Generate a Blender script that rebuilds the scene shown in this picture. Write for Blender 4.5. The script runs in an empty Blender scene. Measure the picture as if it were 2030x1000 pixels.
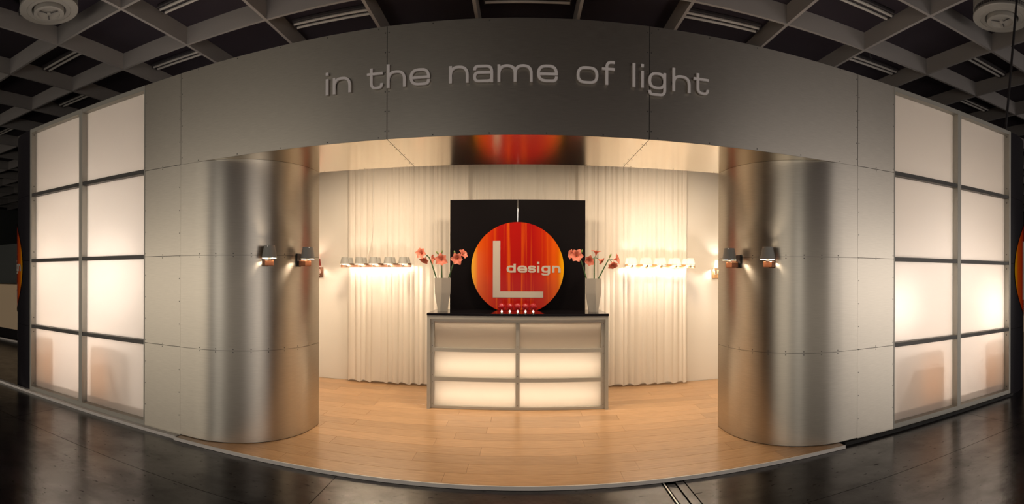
import bpy, math, random
from math import sin, cos, tan, pi, sqrt, radians as R
from mathutils import Vector, Matrix
random.seed(7)
S = bpy.context.scene
COL = S.collection

# ------------------------------------------------------------------ camera (rotating-lens panorama), world, exposure
F, U0, V0, EYE = 996.0, 1034.0, 546.0, 1.5      # px per radian, column of the facade normal, horizon row, eye height
CX = 0.03
cam = bpy.data.cameras.new('camera')
cam.type = 'PANO'
cam.panorama_type = 'CENTRAL_CYLINDRICAL'
cam.central_cylindrical_range_u_min = -U0 / F
cam.central_cylindrical_range_u_max = (2030 - U0) / F
cam.central_cylindrical_range_v_min = -(1000 - V0) / F
cam.central_cylindrical_range_v_max = V0 / F
cam.central_cylindrical_radius = 1.0
cam.clip_start = 0.05
cam.clip_end = 200
camo = bpy.data.objects.new('camera', cam)
camo.location = (CX, 0, EYE)
camo.rotation_euler = (R(90), -0.0034, 0)
COL.objects.link(camo)
S.camera = camo

S.view_settings.view_transform = 'Standard'
S.view_settings.look = 'None'
S.view_settings.gamma = 1
S.view_settings.use_curve_mapping = False
S.view_settings.exposure = 0.0
S.cycles.sample_clamp_indirect = 6
S.cycles.max_bounces = 10
S.cycles.diffuse_bounces = 4
S.cycles.transmission_bounces = 8

world = bpy.data.worlds.new('hall_air')
S.world = world
world.use_nodes = True
world.node_tree.nodes['Background'].inputs[0].default_value = (0.62, 0.42, 0.66, 1)
world.node_tree.nodes['Background'].inputs[1].default_value = 0.05

def area(name, loc, target, sx, sy, power, col=(1, .8, .58), spread=180):
    l = bpy.data.lights.new(name, 'AREA')
    l.shape = 'RECTANGLE'
    l.size, l.size_y, l.energy, l.color = sx, sy, power, col
    l.spread = R(spread)
    o = bpy.data.objects.new(name, l)
    o.location = loc
    d = Vector(target) - Vector(loc)
    o.rotation_euler = d.to_track_quat('-Z', 'Y').to_euler()
    COL.objects.link(o)
    return o

def point(name, loc, power, col=(1, .78, .55), rad=.05):
    l = bpy.data.lights.new(name, 'POINT')
    l.energy, l.color, l.shadow_soft_size = power, col, rad
    o = bpy.data.objects.new(name, l)
    o.location = loc
    COL.objects.link(o)
    return o

WARM = (1, .77, .53)
# area lights standing in for unseen lit stands across the aisle, behind the camera
for x0, x1, zc, hh, rad, col in ((-13.5, -4.6, 1.35, 1.3, 4.2, (1, .87, .70)), (-3.4, -1.3, 1.5, 1.6, 3.2, (1, .92, .80)), (-1.3, 4.4, .95, 1.1, 1.2, (1, .88, .72)),
                                 (4.6, 8.6, 1.4, 1.4, 3.0, (1, .90, .80)), (-10, -4.2, 3.6, 2.2, .55, (1, .92, .80)), (5.2, 10, 3.6, 2.2, .6, (1, .90, .86)), (8.6, 13.5, 1.35, 1.4, 6.5, (1, .89, .79))):  # the two tall dim ones are added to brighten the fascia
    area('aisle_fill', ((x0 + x1) / 2, -4.6, zc), ((x0 + x1) / 2, 3, zc), x1 - x0, hh, rad * pi * (x1 - x0) * hh, col)
# unseen area lights added behind the fascia to brighten the inside of the stand
for lx in (-1.6, 0.0, 1.6):
    area('stand_fill', (lx, 4.9, 3.1), (lx * 1.1, 5.7, 0), .5, .3, 26, WARM, 150)
for lx in (-1.5, 1.5):
    area('stand_fill', (lx, 4.72, 3.05), (lx * 1.25, 6.6, .55), .3, .3, 11, WARM, 110)
# narrow area light added far right to streak the left curved wall
area('aisle_fill', (10.5, -1.5, 1.5), (-2, 3.8, 1.5), .9, 2.2, 3.2 * pi * .9 * 2.2, (1, .90, .84))
# lamps on show in the rooms behind the translucent walls
for lx, ly, lz, p in ((-4.95, 4.05, 1.60, 24), (-3.85, 4.05, 1.50, 30), (3.40, 3.95, 1.22, 17), (5.05, 3.98, 1.15, 17),
                      (-4.3, 4.6, 1.75, 46), (4.3, 4.6, 1.65, 58), (-4.5, 4.8, .80, 60), (4.4, 4.8, .80, 52)):  # the low rear pair is added to brighten the bottom panes
    point('pane_backlight', (lx, ly, lz), p * .74, (1, .89, .79), .10)
# tubes inside the counter
area('counter_tube', (-.01, 5.60, .52), (-.01, 5.46, .52), 1.8, .2, 4.3, (1, .88, .74))
area('counter_tube', (-.01, 5.60, .20), (-.01, 5.46, .20), 1.8, .2, 4.3, (1, .88, .74))
area('counter_tube', (-.01, 5.515, 1.02), (-.01, 5.49, .90), 1.8, .03, 4.2, (1, .82, .62))

# ------------------------------------------------------------------ helpers
class MB:
    def __init__(s):
        s.v, s.f = [], []
    def add(s, vs, fs):
        n = len(s.v)
        s.v += [tuple(p) for p in vs]
        s.f += [tuple(i + n for i in f) for f in fs]
        return s
    def box(s, x0, x1, y0, y1, z0, z1):
        vs = [(x, y, z) for z in (z0, z1) for y in (y0, y1) for x in (x0, x1)]
        return s.add(vs, [(0, 2, 3, 1), (4, 5, 7, 6), (0, 1, 5, 4), (2, 6, 7, 3), (0, 4, 6, 2), (1, 3, 7, 5)])
    def bbox(s, x0, x1, y0, y1, z0, z1, b):
        # box with the four edges of its top and bottom chamfered
        vs = []
        for z, i in ((z0, b), (z0 + b, 0), (z1 - b, 0), (z1, b)):
            vs += [(x0 + i, y0 + i, z), (x1 - i, y0 + i, z), (x1 - i, y1 - i, z), (x0 + i, y1 - i, z)]
        fs = [(3, 2, 1, 0), (12, 13, 14, 15)]
        for k in range(3):
            for j in range(4):
                a, c = k * 4 + j, k * 4 + (j + 1) % 4
                fs.append((a, c, c + 4, a + 4))
        return s.add(vs, fs)
    def prism(s, pts, z0, z1):
        n = len(pts)
        vs = [(x, y, z0) for x, y in pts] + [(x, y, z1) for x, y in pts]
        fs = [tuple(range(n - 1, -1, -1)), tuple(range(n, 2 * n))]
        fs += [(i, (i + 1) % n, (i + 1) % n + n, i + n) for i in range(n)]
        return s.add(vs, fs)
    def lathe(s, prof, n=24, c=(0, 0, 0)):
        vs, fs = [], []
        m = len(prof)
        for i in range(n):
            a = 2 * pi * i / n
            vs += [(c[0] + r * cos(a), c[1] + r * sin(a), c[2] + z) for r, z in prof]
        for i in range(n):
            j = (i + 1) % n
            for k in range(m - 1):
                fs.append((i * m + k, j * m + k, j * m + k + 1, i * m + k + 1))
        return s.add(vs, fs)
    def tube(s, path, rad, n=8):
        P = [Vector(p) for p in path]
        rads = rad if isinstance(rad, (list, tuple)) else [rad] * len(P)
        vs, fs = [], []
        ref = Vector((.31, .17, .93))
        for i, p in enumerate(P):
            d = (P[min(i + 1, len(P) - 1)] - P[max(i - 1, 0)]).normalized()
            a = d.cross(ref)
            if a.length < .1:
                a = d.cross(Vector((1, 0, 0)))
            a.normalize()
            b = d.cross(a)
            vs += [p + (a * cos(2 * pi * k / n) + b * sin(2 * pi * k / n)) * rads[i] for k in range(n)]
        for i in range(len(P) - 1):
            for k in range(n):
                q = (k + 1) % n
                fs.append((i * n + k, i * n + q, i * n + n + q, i * n + n + k))
        fs += [tuple(range(n - 1, -1, -1)), tuple((len(P) - 1) * n + k for k in range(n))]
        return s.add(vs, fs)
    def ball(s, c, r, n=16, m=10, sz=1):
        prof = [(max(1e-5, r * sin(pi * k / m)), -r * sz * cos(pi * k / m)) for k in range(m + 1)]
        return s.lathe(prof, n, c)
    def sheet(s, pts, t, z0, z1):
        # thin standing sheet along a plan path, thickness t to the left of the path direction
        n = len(pts)
        inn = []
        for i in range(n):
            a, b = Vector(pts[max(i - 1, 0)]), Vector(pts[min(i + 1, n - 1)])
            d = (b - a).normalized()
            inn.append((pts[i][0] - d.y * t, pts[i][1] + d.x * t))
        vs = [(x, y, z0) for x, y in pts] + [(x, y, z1) for x, y in pts] + [(x, y, z0) for x, y in inn] + [(x, y, z1) for x, y in inn]
        fs = []
        for i in range(n - 1):
            fs += [(i, i + 1, n + i + 1, n + i), (2 * n + i + 1, 2 * n + i, 3 * n + i, 3 * n + i + 1),
                   (n + i, n + i + 1, 3 * n + i + 1, 3 * n + i), (i + 1, i, 2 * n + i, 2 * n + i + 1)]
        fs += [(0, n, 3 * n, 2 * n), (n - 1, 3 * n - 1, 4 * n - 1, 2 * n - 1)]
        return s.add(vs, fs)
    def map(s, fn):
        s.v = [tuple(fn(Vector(p))) for p in s.v]
        return s
    def build(s, name, mat, parent=None, smooth=False, at=None):
        """Link as one mesh object. Coordinates are the world's; under a parent they become its own."""
        off = Vector((0, 0, 0))
        q = parent
        while q is not None:
            off += q.location
            q = q.parent
        me = bpy.data.meshes.new(name)
        me.from_pydata([Vector(p) - off for p in s.v], [], s.f)
        if smooth:
            me.polygons.foreach_set('use_smooth', [True] * len(me.polygons))
            if smooth == 'auto':
                me.set_sharp_from_angle(angle=R(35))
        me.materials.append(mat)
        me.update()
        o = bpy.data.objects.new(name, me)
        COL.objects.link(o)
        if parent is not None:
            o.parent = parent
        elif at is not None:
            c = Vector(at)
            me.transform(Matrix.Translation(-c))
            o.location = c
        return o

def tag(o, label=None, cat=None, group=None, kind=None):
    if label: o['label'] = label
    if cat: o['category'] = cat
    if group: o['group'] = group
    if kind: o['kind'] = kind
    return o

def thing(name, label, cat, loc=(0, 0, 0), group=None, rz=0):
    o = bpy.data.objects.new(name, None)
    o.empty_display_size = .1
    o.location = loc
    o.rotation_euler = (0, 0, rz)
    COL.objects.link(o)
    return tag(o, label, cat, group)

def struct(name, loc=(0, 0, 0)):
    o = bpy.data.objects.new(name, None)
    o.empty_display_size = .1
    o.location = loc
    COL.objects.link(o)
    return tag(o, kind='structure')

def copy_tree(o, parent=None):
    c = o.copy()
    COL.objects.link(c)
    if parent is not None:
        c.parent = parent
    for ch in list(o.children):
        copy_tree(ch, c)
    return c

# ------------------------------------------------------------------ materials
def mat(name, col=(.5, .5, .5), rough=.5, metal=0., **kw):
    m = bpy.data.materials.new(name)
    m.use_nodes = True
    b = m.node_tree.nodes['Principled BSDF']
    b.inputs['Base Color'].default_value = (*col, 1)
    b.inputs['Roughness'].default_value = rough
    b.inputs['Metallic'].default_value = metal
    for k, v in kw.items():
        b.inputs[k].default_value = v
    return m

def N(m, t, **kw):
    n = m.node_tree.nodes.new(t)
    for k, v in kw.items():
        setattr(n, k, v)
    return n

def L(m, a, b):
    m.node_tree.links.new(a, b)

def bsdf(m):
    return m.node_tree.nodes['Principled BSDF']

def noise_mix(m, c0, c1, scale=(1, 1, 1), nscale=6, detail=4, lo=.35, hi=.65, coord='Object'):
    tc = N(m, 'ShaderNodeTexCoord')
    mp = N(m, 'ShaderNodeMapping')
    mp.inputs['Scale'].default_value = scale
    nz = N(m, 'ShaderNodeTexNoise')
    nz.inputs['Scale'].default_value = nscale
    nz.inputs['Detail'].default_value = detail
    cr = N(m, 'ShaderNodeValToRGB')
    cr.color_ramp.elements[0].position, cr.color_ramp.elements[1].position = lo, hi
    cr.color_ramp.elements[0].color, cr.color_ramp.elements[1].color = (*c0, 1), (*c1, 1)
    L(m, tc.outputs[coord], mp.inputs[0])
    L(m, mp.outputs[0], nz.inputs['Vector'])
    L(m, nz.outputs[0], cr.inputs[0])
    return nz, cr

def brushed(name, col, rough, tangent, aniso, grain):
    m = mat(name, col, rough, 1.0)
    b = bsdf(m)
    b.inputs['Anisotropic'].default_value = aniso
    t = N(m, 'ShaderNodeCombineXYZ')
    for i in range(3):
        t.inputs[i].default_value = tangent[i]
    L(m, t.outputs[0], b.inputs['Tangent'])
    c1 = tuple(min(1, c * 1.05) for c in col)
    c0 = tuple(c * .93 for c in col)
    nz, cr = noise_mix(m, c0, c1, grain, 9, 5, .3, .7)
    L(m, cr.outputs[0], b.inputs['Base Color'])
    rr = N(m, 'ShaderNodeMapRange')
    rr.inputs['To Min'].default_value = rough - .04
    rr.inputs['To Max'].default_value = rough + .05
    L(m, nz.outputs[0], rr.inputs[0])
    L(m, rr.outputs[0], b.inputs['Roughness'])
    return m

M = {}
M['alu'] = brushed('brushed_aluminium', (.52, .485, .425), .34, (0, 0, 1), .62, (1.2, 1.2, 26))
M['soffit'] = brushed('brushed_aluminium_soffit', (.68, .61, .50), .17, (0, 1, 0), .4, (1.2, 30, 1))
M['frame'] = mat('aluminium_profile', (.44, .425, .38), .45, .35)
M['transom'] = mat('dark_transom', (.10, .095, .09), .45, .4)
M['core'] = mat('carcass_board', (.03, .03, .03), .8)
M['joint'] = mat('dark_joint', (.02, .02, .02), .8)
M['screw'] = mat('steel_screw', (.12, .115, .11), .5, .6)
M['white'] = mat('white_wall_paint', (.78, .75, .70), .85)
M['roomwhite'] = mat('white_room_lining', (.68, .58, .46), .9)
M['black_gloss'] = mat('black_gloss_laminate', (.008, .007, .009), .06)
M['black_panel'] = mat('black_backdrop_paint', (.005, .004, .005), .55, 0, **{'Specular IOR Level': .05})
M['black_curve'] = mat('black_curved_wall', (.016, .014, .018), .3)
M['black'] = mat('black_metal', (.010, .009, .010), .4)
M['cable'] = mat('black_cable', (.012, .010, .012), .6)
M['steel'] = mat('steel_wire', (.6, .6, .6), .3, 1)
M['letter'] = mat('letter_grey', (.86, .81, .81), .6, 0)
M['logo_letter'] = mat('logo_letter_grey', (.42, .37, .32), .6)
M['shade_grey'] = mat('grey_lamp_shade', (.36, .355, .33), .55)
M['shade_in'] = mat('pale_shade_lining', (.8, .75, .66), .6)
M['walnut'] = mat('walnut_wood', (.27, .095, .038), .4)
M['wenge'] = mat('dark_wood', (.10, .045, .022), .4)
M['oak'] = mat('pale_wood', (.62, .36, .17), .45)
M['chrome'] = mat('chrome', (.75, .73, .7), .18, 1)
M['stem'] = mat('green_stem', (.045, .11, .04), .5)
M['bud'] = mat('green_bud', (.16, .22, .06), .5)
M['vase'] = mat('grey_ceramic', (.34, .32, .29), .5)
M['beam'] = mat('ceiling_beam_grey', (.24, .225, .22), .8)
M['plenum'] = mat('black_plenum', (.014, .0085, .016), .9)
M['tube'] = mat('unlit_tube', (.42, .40, .38), .35)
M['fixture'] = mat('fixture_housing', (.05, .045, .05), .6)
M['vent'] = mat('ventilator_grey', (.30, .285, .26), .6)
M['vent_dark'] = mat('ventilator_groove', (.05, .045, .05), .7)
M['strip'] = mat('pale_edge_strip', (.80, .76, .72), .45, .1)
M['cabinet'] = mat('orange_wood_cabinet', (.92, .44, .17), .6)
M['beige'] = mat('beige_stand_front', (.72, .56, .38), .7)
M['dark_wall'] = mat('dark_grey_wall', (.10, .11, .105), .8)
M['glass_dark'] = mat('dark_bottle_glass', (.02, .025, .02), .15)

def emis(name, col, st):
    m = mat(name, (.8, .8, .8), .5)
    b = bsdf(m)
    b.inputs['Emission Color'].default_value = (*col, 1)
    b.inputs['Emission Strength'].default_value = st
    return m
M['bulb_pillar'] = emis('glowing_bulb_pillar', (1, .80, .58), 760)
M['bulb_row'] = emis('glowing_bulb_row', (1, .80, .58), 480)
M['bulb_right'] = emis('glowing_bulb_bright_row', (1, .86, .70), 620)
M['orange_glow'] = emis('glowing_orange_box', (1, .40, .10), .85)  # emission for the boxes added behind the bottom panes
M['bulb_dim'] = emis('glowing_bulb_dim', (1, .80, .58), 260)
M['bulb_tiny'] = emis('glowing_bulb_tiny', (1, .80, .6), 6)

def translucent(name, col, diff=.35, gloss=.04, rough=.35):
    m = bpy.data.materials.new(name)
    m.use_nodes = True
    nt = m.node_tree
    nt.nodes.remove(nt.nodes['Principled BSDF'])
    out = nt.nodes['Material Output']
    t = N(m, 'ShaderNodeBsdfTranslucent'); t.inputs[0].default_value = (*col, 1)
    d = N(m, 'ShaderNodeBsdfDiffuse'); d.inputs[0].default_value = (*col, 1)
    g = N(m, 'ShaderNodeBsdfGlossy'); g.inputs['Roughness'].default_value = rough
    a = N(m, 'ShaderNodeMixShader'); a.inputs[0].default_value = diff
    c = N(m, 'ShaderNodeMixShader'); c.inputs[0].default_value = gloss
    L(m, t.outputs[0], a.inputs[1]); L(m, d.outputs[0], a.inputs[2])
    L(m, a.outputs[0], c.inputs[1]); L(m, g.outputs[0], c.inputs[2])
    L(m, c.outputs[0], out.inputs[0])
    return m
M['pane'] = translucent('frosted_pane', (.86, .83, .80), .3)
M['counter_pane'] = translucent('frosted_counter_pane', (.86, .80, .72), .35)
M['curtain'] = translucent('white_voile', (.90, .85, .78), .72, 0)
M['shade_white'] = translucent('white_translucent_shade', (.96, .94, .91), .15, 0)
M['petal'] = translucent('salmon_petal', (.80, .27, .19), .7, .02)

# hall floor: worn black flooring
m = M['floor'] = mat('worn_black_floor', (.03, .027, .027), .3, 0, IOR=1.5)
nz, cr = noise_mix(m, (.0065, .005, .0068), (.020, .0165, .0155), (1, 1, 1), 1.6, 9, .40, .66)
nz2, cr2 = noise_mix(m, (.25, .25, .25), (1, 1, 1), (1, 1, 1), 7, 6, .33, .45)
mx = N(m, 'ShaderNodeMix', data_type='RGBA', blend_type='MULTIPLY')
mx.inputs[0].default_value = .8
L(m, cr.outputs[0], mx.inputs[6]); L(m, cr2.outputs[0], mx.inputs[7])
L(m, mx.outputs[2], bsdf(m).inputs['Base Color'])
rr = N(m, 'ShaderNodeMapRange')
rr.inputs['From Min'].default_value, rr.inputs['From Max'].default_value = .3, .7
rr.inputs['To Min'].default_value, rr.inputs['To Max'].default_value = .18, .24
L(m, nz2.outputs[0], rr.inputs[0]); L(m, rr.outputs[0], bsdf(m).inputs['Roughness'])

b_ = bsdf(m)
nz3, cr3 = noise_mix(m, (.34, .34, .34), (.80, .80, .80), (1.0, 1.5, 1), 2.2, 12, .38, .58)
nz5, cr5 = noise_mix(m, (1, 1, 1), (.15, .15, .15), (1, 2.2, 1), 15, 4, .64, .69)
mx5 = N(m, 'ShaderNodeMix', data_type='RGBA', blend_type='MULTIPLY')
mx5.inputs[0].default_value = 1
L(m, cr3.outputs[0], mx5.inputs[6]); L(m, cr5.outputs[0], mx5.inputs[7])
L(m, mx5.outputs[2], b_.inputs['Specular IOR Level'])
nz4 = N(m, 'ShaderNodeTexNoise'); nz4.inputs['Scale'].default_value = 45; nz4.inputs['Detail'].default_value = 3
bp_ = N(m, 'ShaderNodeBump'); bp_.inputs['Strength'].default_value = .10; bp_.inputs['Distance'].default_value = .01
L(m, nz4.outputs[0], bp_.inputs['Height']); L(m, bp_.outputs[0], b_.inputs['Normal'])

# beech laminate planks, tone varies from plank to plank
m = M['plank'] = mat('beech_plank', (.5, .3, .15), .28)
nz, cr = noise_mix(m, (.42, .245, .122), (.56, .345, .182), (1.2, 14, 1), 5, 6, .3, .72)
oi = N(m, 'ShaderNodeObjectInfo')
hs = N(m, 'ShaderNodeHueSaturation')
rr = N(m, 'ShaderNodeMapRange'); rr.inputs['To Min'].default_value, rr.inputs['To Max'].default_value = .86, 1.1
L(m, oi.outputs['Random'], rr.inputs[0]); L(m, rr.outputs[0], hs.inputs['Value'])
L(m, cr.outputs[0], hs.inputs['Color']); L(m, hs.outputs[0], bsdf(m).inputs['Base Color'])

# colours of the round logo: red with orange streaks, yellow towards the left and right rim (own x, in metres)
def logo_colours(name, half):
    m = mat(name, (.6, .03, .01), .10, 0, **{'Specular IOR Level': .12})
    tc = N(m, 'ShaderNodeTexCoord')
    sp = N(m, 'ShaderNodeSeparateXYZ')
    L(m, tc.outputs['UV'], sp.inputs[0])
    cr = N(m, 'ShaderNodeValToRGB')
    e = cr.color_ramp.elements
    e[0].position, e[0].color = 0.0, (.66, .36, .004, 1)
    e[1].position, e[1].color = 1.0, (.70, .34, .003, 1)
    for p, c in ((.045, (.64, .22, .004)), (.075, (.55, .085, .004)), (.20, (.45, .030, .005)), (.30, (.34, .010, .007)),
                 (.66, (.32, .008, .007)), (.78, (.40, .020, .006)), (.88, (.50, .060, .004)), (.94, (.55, .10, .003)), (.97, (.64, .27, .003))):
        q = e.new(p); q.color = (*c, 1)
    L(m, sp.outputs[0], cr.inputs[0])
    mp = N(m, 'ShaderNodeMapping'); mp.inputs['Scale'].default_value = (13, .25, 1)
    nz = N(m, 'ShaderNodeTexNoise'); nz.inputs['Scale'].default_value = 1.6; nz.inputs['Detail'].default_value = 3
    L(m, tc.outputs['UV'], mp.inputs[0]); L(m, mp.outputs[0], nz.inputs['Vector'])
    c2 = N(m, 'ShaderNodeValToRGB')
    c2.color_ramp.elements[0].position, c2.color_ramp.elements[1].position = .53, .62
    mx = N(m, 'ShaderNodeMix', data_type='RGBA')
    L(m, nz.outputs[0], c2.inputs[0])
    ml = N(m, 'ShaderNodeMath', operation='MULTIPLY'); ml.inputs[1].default_value = .75
    L(m, c2.outputs[0], ml.inputs[0]); L(m, ml.outputs[0], mx.inputs[0])
    L(m, cr.outputs[0], mx.inputs[6]); mx.inputs[7].default_value = (.58, .085, .006, 1)
    L(m, mx.outputs[2], bsdf(m).inputs['Base Color'])
    return m
M['logo'] = logo_colours('logo_colours', .55)
m = M['red_glass'] = mat('red_glass', (.55, .006, .010), .04)
bsdf(m).inputs['Transmission Weight'].default_value = .45

def planar_uv(o, x0, x1, z0, z1):
    me = o.data
    uv = me.uv_layers.new(name='print')
    for lp in me.loops:
        p = me.vertices[lp.vertex_index].co
        uv.data[lp.index].uv = ((p.x - x0) / (x1 - x0), (p.z - z0) / (z1 - z0))

# ------------------------------------------------------------------ measures of the stand (metres)
D = 3.574                      # facade plane
ROW = .8335                    # height of one row of panels
TOP = 4 * ROW
XM, XP, XO = 2.853, 3.30, 5.28 # edge of fascia / of the flat sheets / outer end
XMID = 4.275
PT = .03                       # platform top
YB = 6.62                      # back wall
YS = 4.53                      # back edge of the soffit
def atY(u, Y):                 # plan x of an image column on the plane y = Y
    return CX + Y * tan((u - U0) / F)

# ------------------------------------------------------------------ structure: hall floor, ceiling, hall walls
fl = struct('floor')
xs = [-26, -19.9, -16.8, -13.7, -10.6, -7.55, -4.43, -1.31, 1.03, 1.20, 4.3, 7.4, 10.5, 13.6, 16.7, 26]
ys = [-9, -3.4, -.3, 2.8, 5.9, 9.0, 12.1, 26]
g = .0022
for i in range(len(xs) - 1):
    for j in range(len(ys) - 1):
        if xs[i] == 1.03:
            continue
        MB().box(xs[i] + g, xs[i + 1] - g, ys[j] + g, ys[j + 1] - g, -.05, 0).build('floor_plate', M['floor'], fl)
MB().box(-26, 26, -9, 26, -.12, -.05).build('subfloor', M['joint'], fl)
for y0, y1 in ((-3.4, -.3), (-.3, 2.55), (2.55, 3.48)):
    MB().box(1.066, 1.125, y0 + .004, y1 - .004, -.05, -.008).build('duct_cover', M['floor'], fl)
    MB().box(1.040, 1.050, y0, y1, -.05, .002).build('duct_rail', M['steel'], fl)
    MB().box(1.135, 1.194, y0, y1, -.05, -.002).build('duct_cover', M['floor'], fl)

ZC = 5.053                     # underside of the coffer beams
SX, SY, X00, Y00 = 1.40, 1.42, .10, 4.71
cl = struct('ceiling', (0, 0, ZC))
MB().box(-26, 26, -9, 26, ZC + .27, ZC + .36).build('plenum_slab', M['plenum'], cl)
bt = .022
for i in range(-17, 17):
    x = X00 + (i + .5) * SX
    MB().box(x - bt, x + bt, -6, 25, ZC, ZC + .27).build('long_beam', M['beam'], cl)
for j in range(-6, 14):
    y = Y00 + j * SY
    MB().box(-24, 24, y - bt, y + bt, ZC + .002, ZC + .27).build('cross_beam', M['beam'], cl)
# hall walls far behind
o = MB().box(-26, 26, 25.6, 26, 0, ZC + .3).build('wall_rear', M['dark_wall']); tag(o, kind='structure')
o = MB().box(-26, -25.6, -9, 25.6, 0, ZC + .3).build('wall_left', M['dark_wall']); tag(o, kind='structure')
o = MB().box(25.6, 26, -9, 25.6, 0, ZC + .3).build('wall_right', M['dark_wall']); tag(o, kind='structure')

# ------------------------------------------------------------------ stand: platform, edge strip, inner walls
pf = thing('platform', 'low platform of beech laminate planks in front of and under the reception counter', 'platform', (0, 3.5, 0))
MB().prism([(-XO, 3.58), (-2.86, 3.58), (-2.86, 3.50), (2.66, 3.50), (2.66, 3.60), (XO, 3.60), (XO, YB + .08), (-XO, YB + .08)], 0, .020).build('platform_base', M['core'], pf)
pw = .19
y = 3.502
k = 0
while y < 6.60:
    y1 = min(y + pw, 6.615)
    x = -2.84 - random.random() * .9
    cuts = []
    while x < 2.84:
        x1 = x + 1.3
        a, b = max(x, -2.84), min(x1, 2.84)
        if y < D + .1:
            a, b = max(a, -2.84), min(b, 2.655)
        if b - a > .05:
            MB().bbox(a + .0006, b - .0006, y + .0006, y1 - .0006, .020, PT, .0012).build('plank', M['plank'], pf)
        x = x1
    y = y1
MB().box(-2.86, 2.66, 3.488, 3.4995, .002, .030).build('edge_strip', M['strip'], pf)
MB().box(-7.2, -2.862, 3.520, 3.5715, .0, .028).build('edge_strip', M['strip'], pf)
o = MB().box(2.70, XO + .02, 3.545, 3.575, 0, .028).build('shadow_gap_strip', M['joint']); tag(o, kind='structure')  # dark strip put in for the shadow gap under the right wall

wb = struct('wall_back', (0, YB, 0))
MB().box(-XO, XO, YB, YB + .08, PT, TOP).build('board', M['white'], wb)
for s, nm in ((-1, 'wall_inner_left'), (1, 'wall_inner_right')):
    w = struct(nm, (s * 2.9, 5.5, 0))
    MB().box(min(s * 2.90, s * 2.96), max(s * 2.90, s * 2.96), 4.0, YB - .002, .021, TOP - .02).build('board', M['white'], w)
    w = struct('wall_outer_left' if s < 0 else 'wall_outer_right', (s * 6.2, 5.5, 0))
    MB().box(min(s * 5.23, s * 5.27), max(s * 5.23, s * 5.27), 3.68, YB - .002, .021, TOP - .02).build('board', M['roomwhite'], w)

# ------------------------------------------------------------------ stand: curved entrance walls
def arc_path(s, n=22, inset=0.):
    c, r = (-2.70, 4.374), .8 - inset
    p = [(-XM, D + inset)]
    for k in range(n + 1):
        a = (pi / 2) * k / n
        p.append((c[0] + r * sin(a), c[1] - r * cos(a)))
    p.append((-1.9 - inset, YS))
    return [(x * -s, y) for x, y in p] if s > 0 else p

def screws(mb, pts, r=.0055):
    for (x, y, z), (nx, ny, nzz) in pts:
        n = Vector((nx, ny, nzz))
        a = n.orthogonal().normalized()
        b = n.cross(a)
        c = Vector((x, y, z))
        vs = [c + (a * cos(k * pi / 3) + b * sin(k * pi / 3)) * r for k in range(6)]
        vs += [c + n * .0012 + (a * cos(k * pi / 3) + b * sin(k * pi / 3)) * r * .7 for k in range(6)]
        mb.add(vs, [(6, 7, 8, 9, 10, 11)] + [(k, (k + 1) % 6, (k + 1) % 6 + 6, k + 6) for k in range(6)])

for s, side in ((-1, 'left'), (1, 'right')):
    t = thing('curved_wall', f'curved brushed aluminium entrance wall on the {side} of the opening', 'wall', (s * 2.4, 4.1, 0), 'curved entrance walls')
    path = arc_path(s)
    if s > 0:
        path = path[::-1]
    core = arc_path(s, 22, .005)
    cp = core + [(s * XM, YS)]
    MB().prism(cp if s < 0 else cp[::-1], PT, 3 * ROW - .004).build('core', M['core'], t)
    zz = [PT + .004, ROW, 2 * ROW, 3 * ROW]
    for r in range(3):
        MB().sheet(path, .004, zz[r] + .0015, zz[r + 1] - .0015).build('metal_sheet', M['alu'], t, smooth='auto')
    mb = MB()
    pts = []
    c = (s * 2.70, 4.374)
    for zj in (ROW, 2 * ROW):
        for k in range(8):
            a = (pi / 2) * (k + .4) / 8
            for dz in (-.014, .014):
                pts.append(((c[0] - s * .8 * sin(a), c[1] - .8 * cos(a), zj + dz), (-s * sin(a), -cos(a), 0)))
    screws(mb, pts)
    tag(mb.build('screw_rows', M['screw'], t), kind='stuff')

# flat sheets between curve and translucent wall
for s, side in ((-1, 'left'), (1, 'right')):
    t = thing('flat_wall', f'flat strip of brushed aluminium sheets between the {side} curved wall and the {side} glowing panes', 'wall', (s * 3.07, D, 0), 'flat metal strips')
    x0, x1 = sorted((s * XM, s * XP))
    MB().box(x0, x1, D + .004, D + .08, .0, TOP).build('core', M['core'], t)
    for r in range(4):
        MB().box(x0 + .002, x1 - .001, D, D + .0038, r * ROW + .003, (r + 1) * ROW - .0015).build('metal_sheet', M['alu'], t)
    pts = []
    for r in range(1, 16):
        z = r * TOP / 16
        pts.append(((s * (XM + .014), D, z), (0, -1, 0)))
        pts.append(((s * (XP - .012), D, z + .03), (0, -1, 0)))
    for r in range(1, 4):
        for dz in (-.014, .014):
            pts.append(((s * (XM + .22), D, r * ROW + dz), (0, -1, 0)))
    mb = MB(); screws(mb, pts)
    tag(mb.build('screw_rows', M['screw'], t), kind='stuff')

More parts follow.
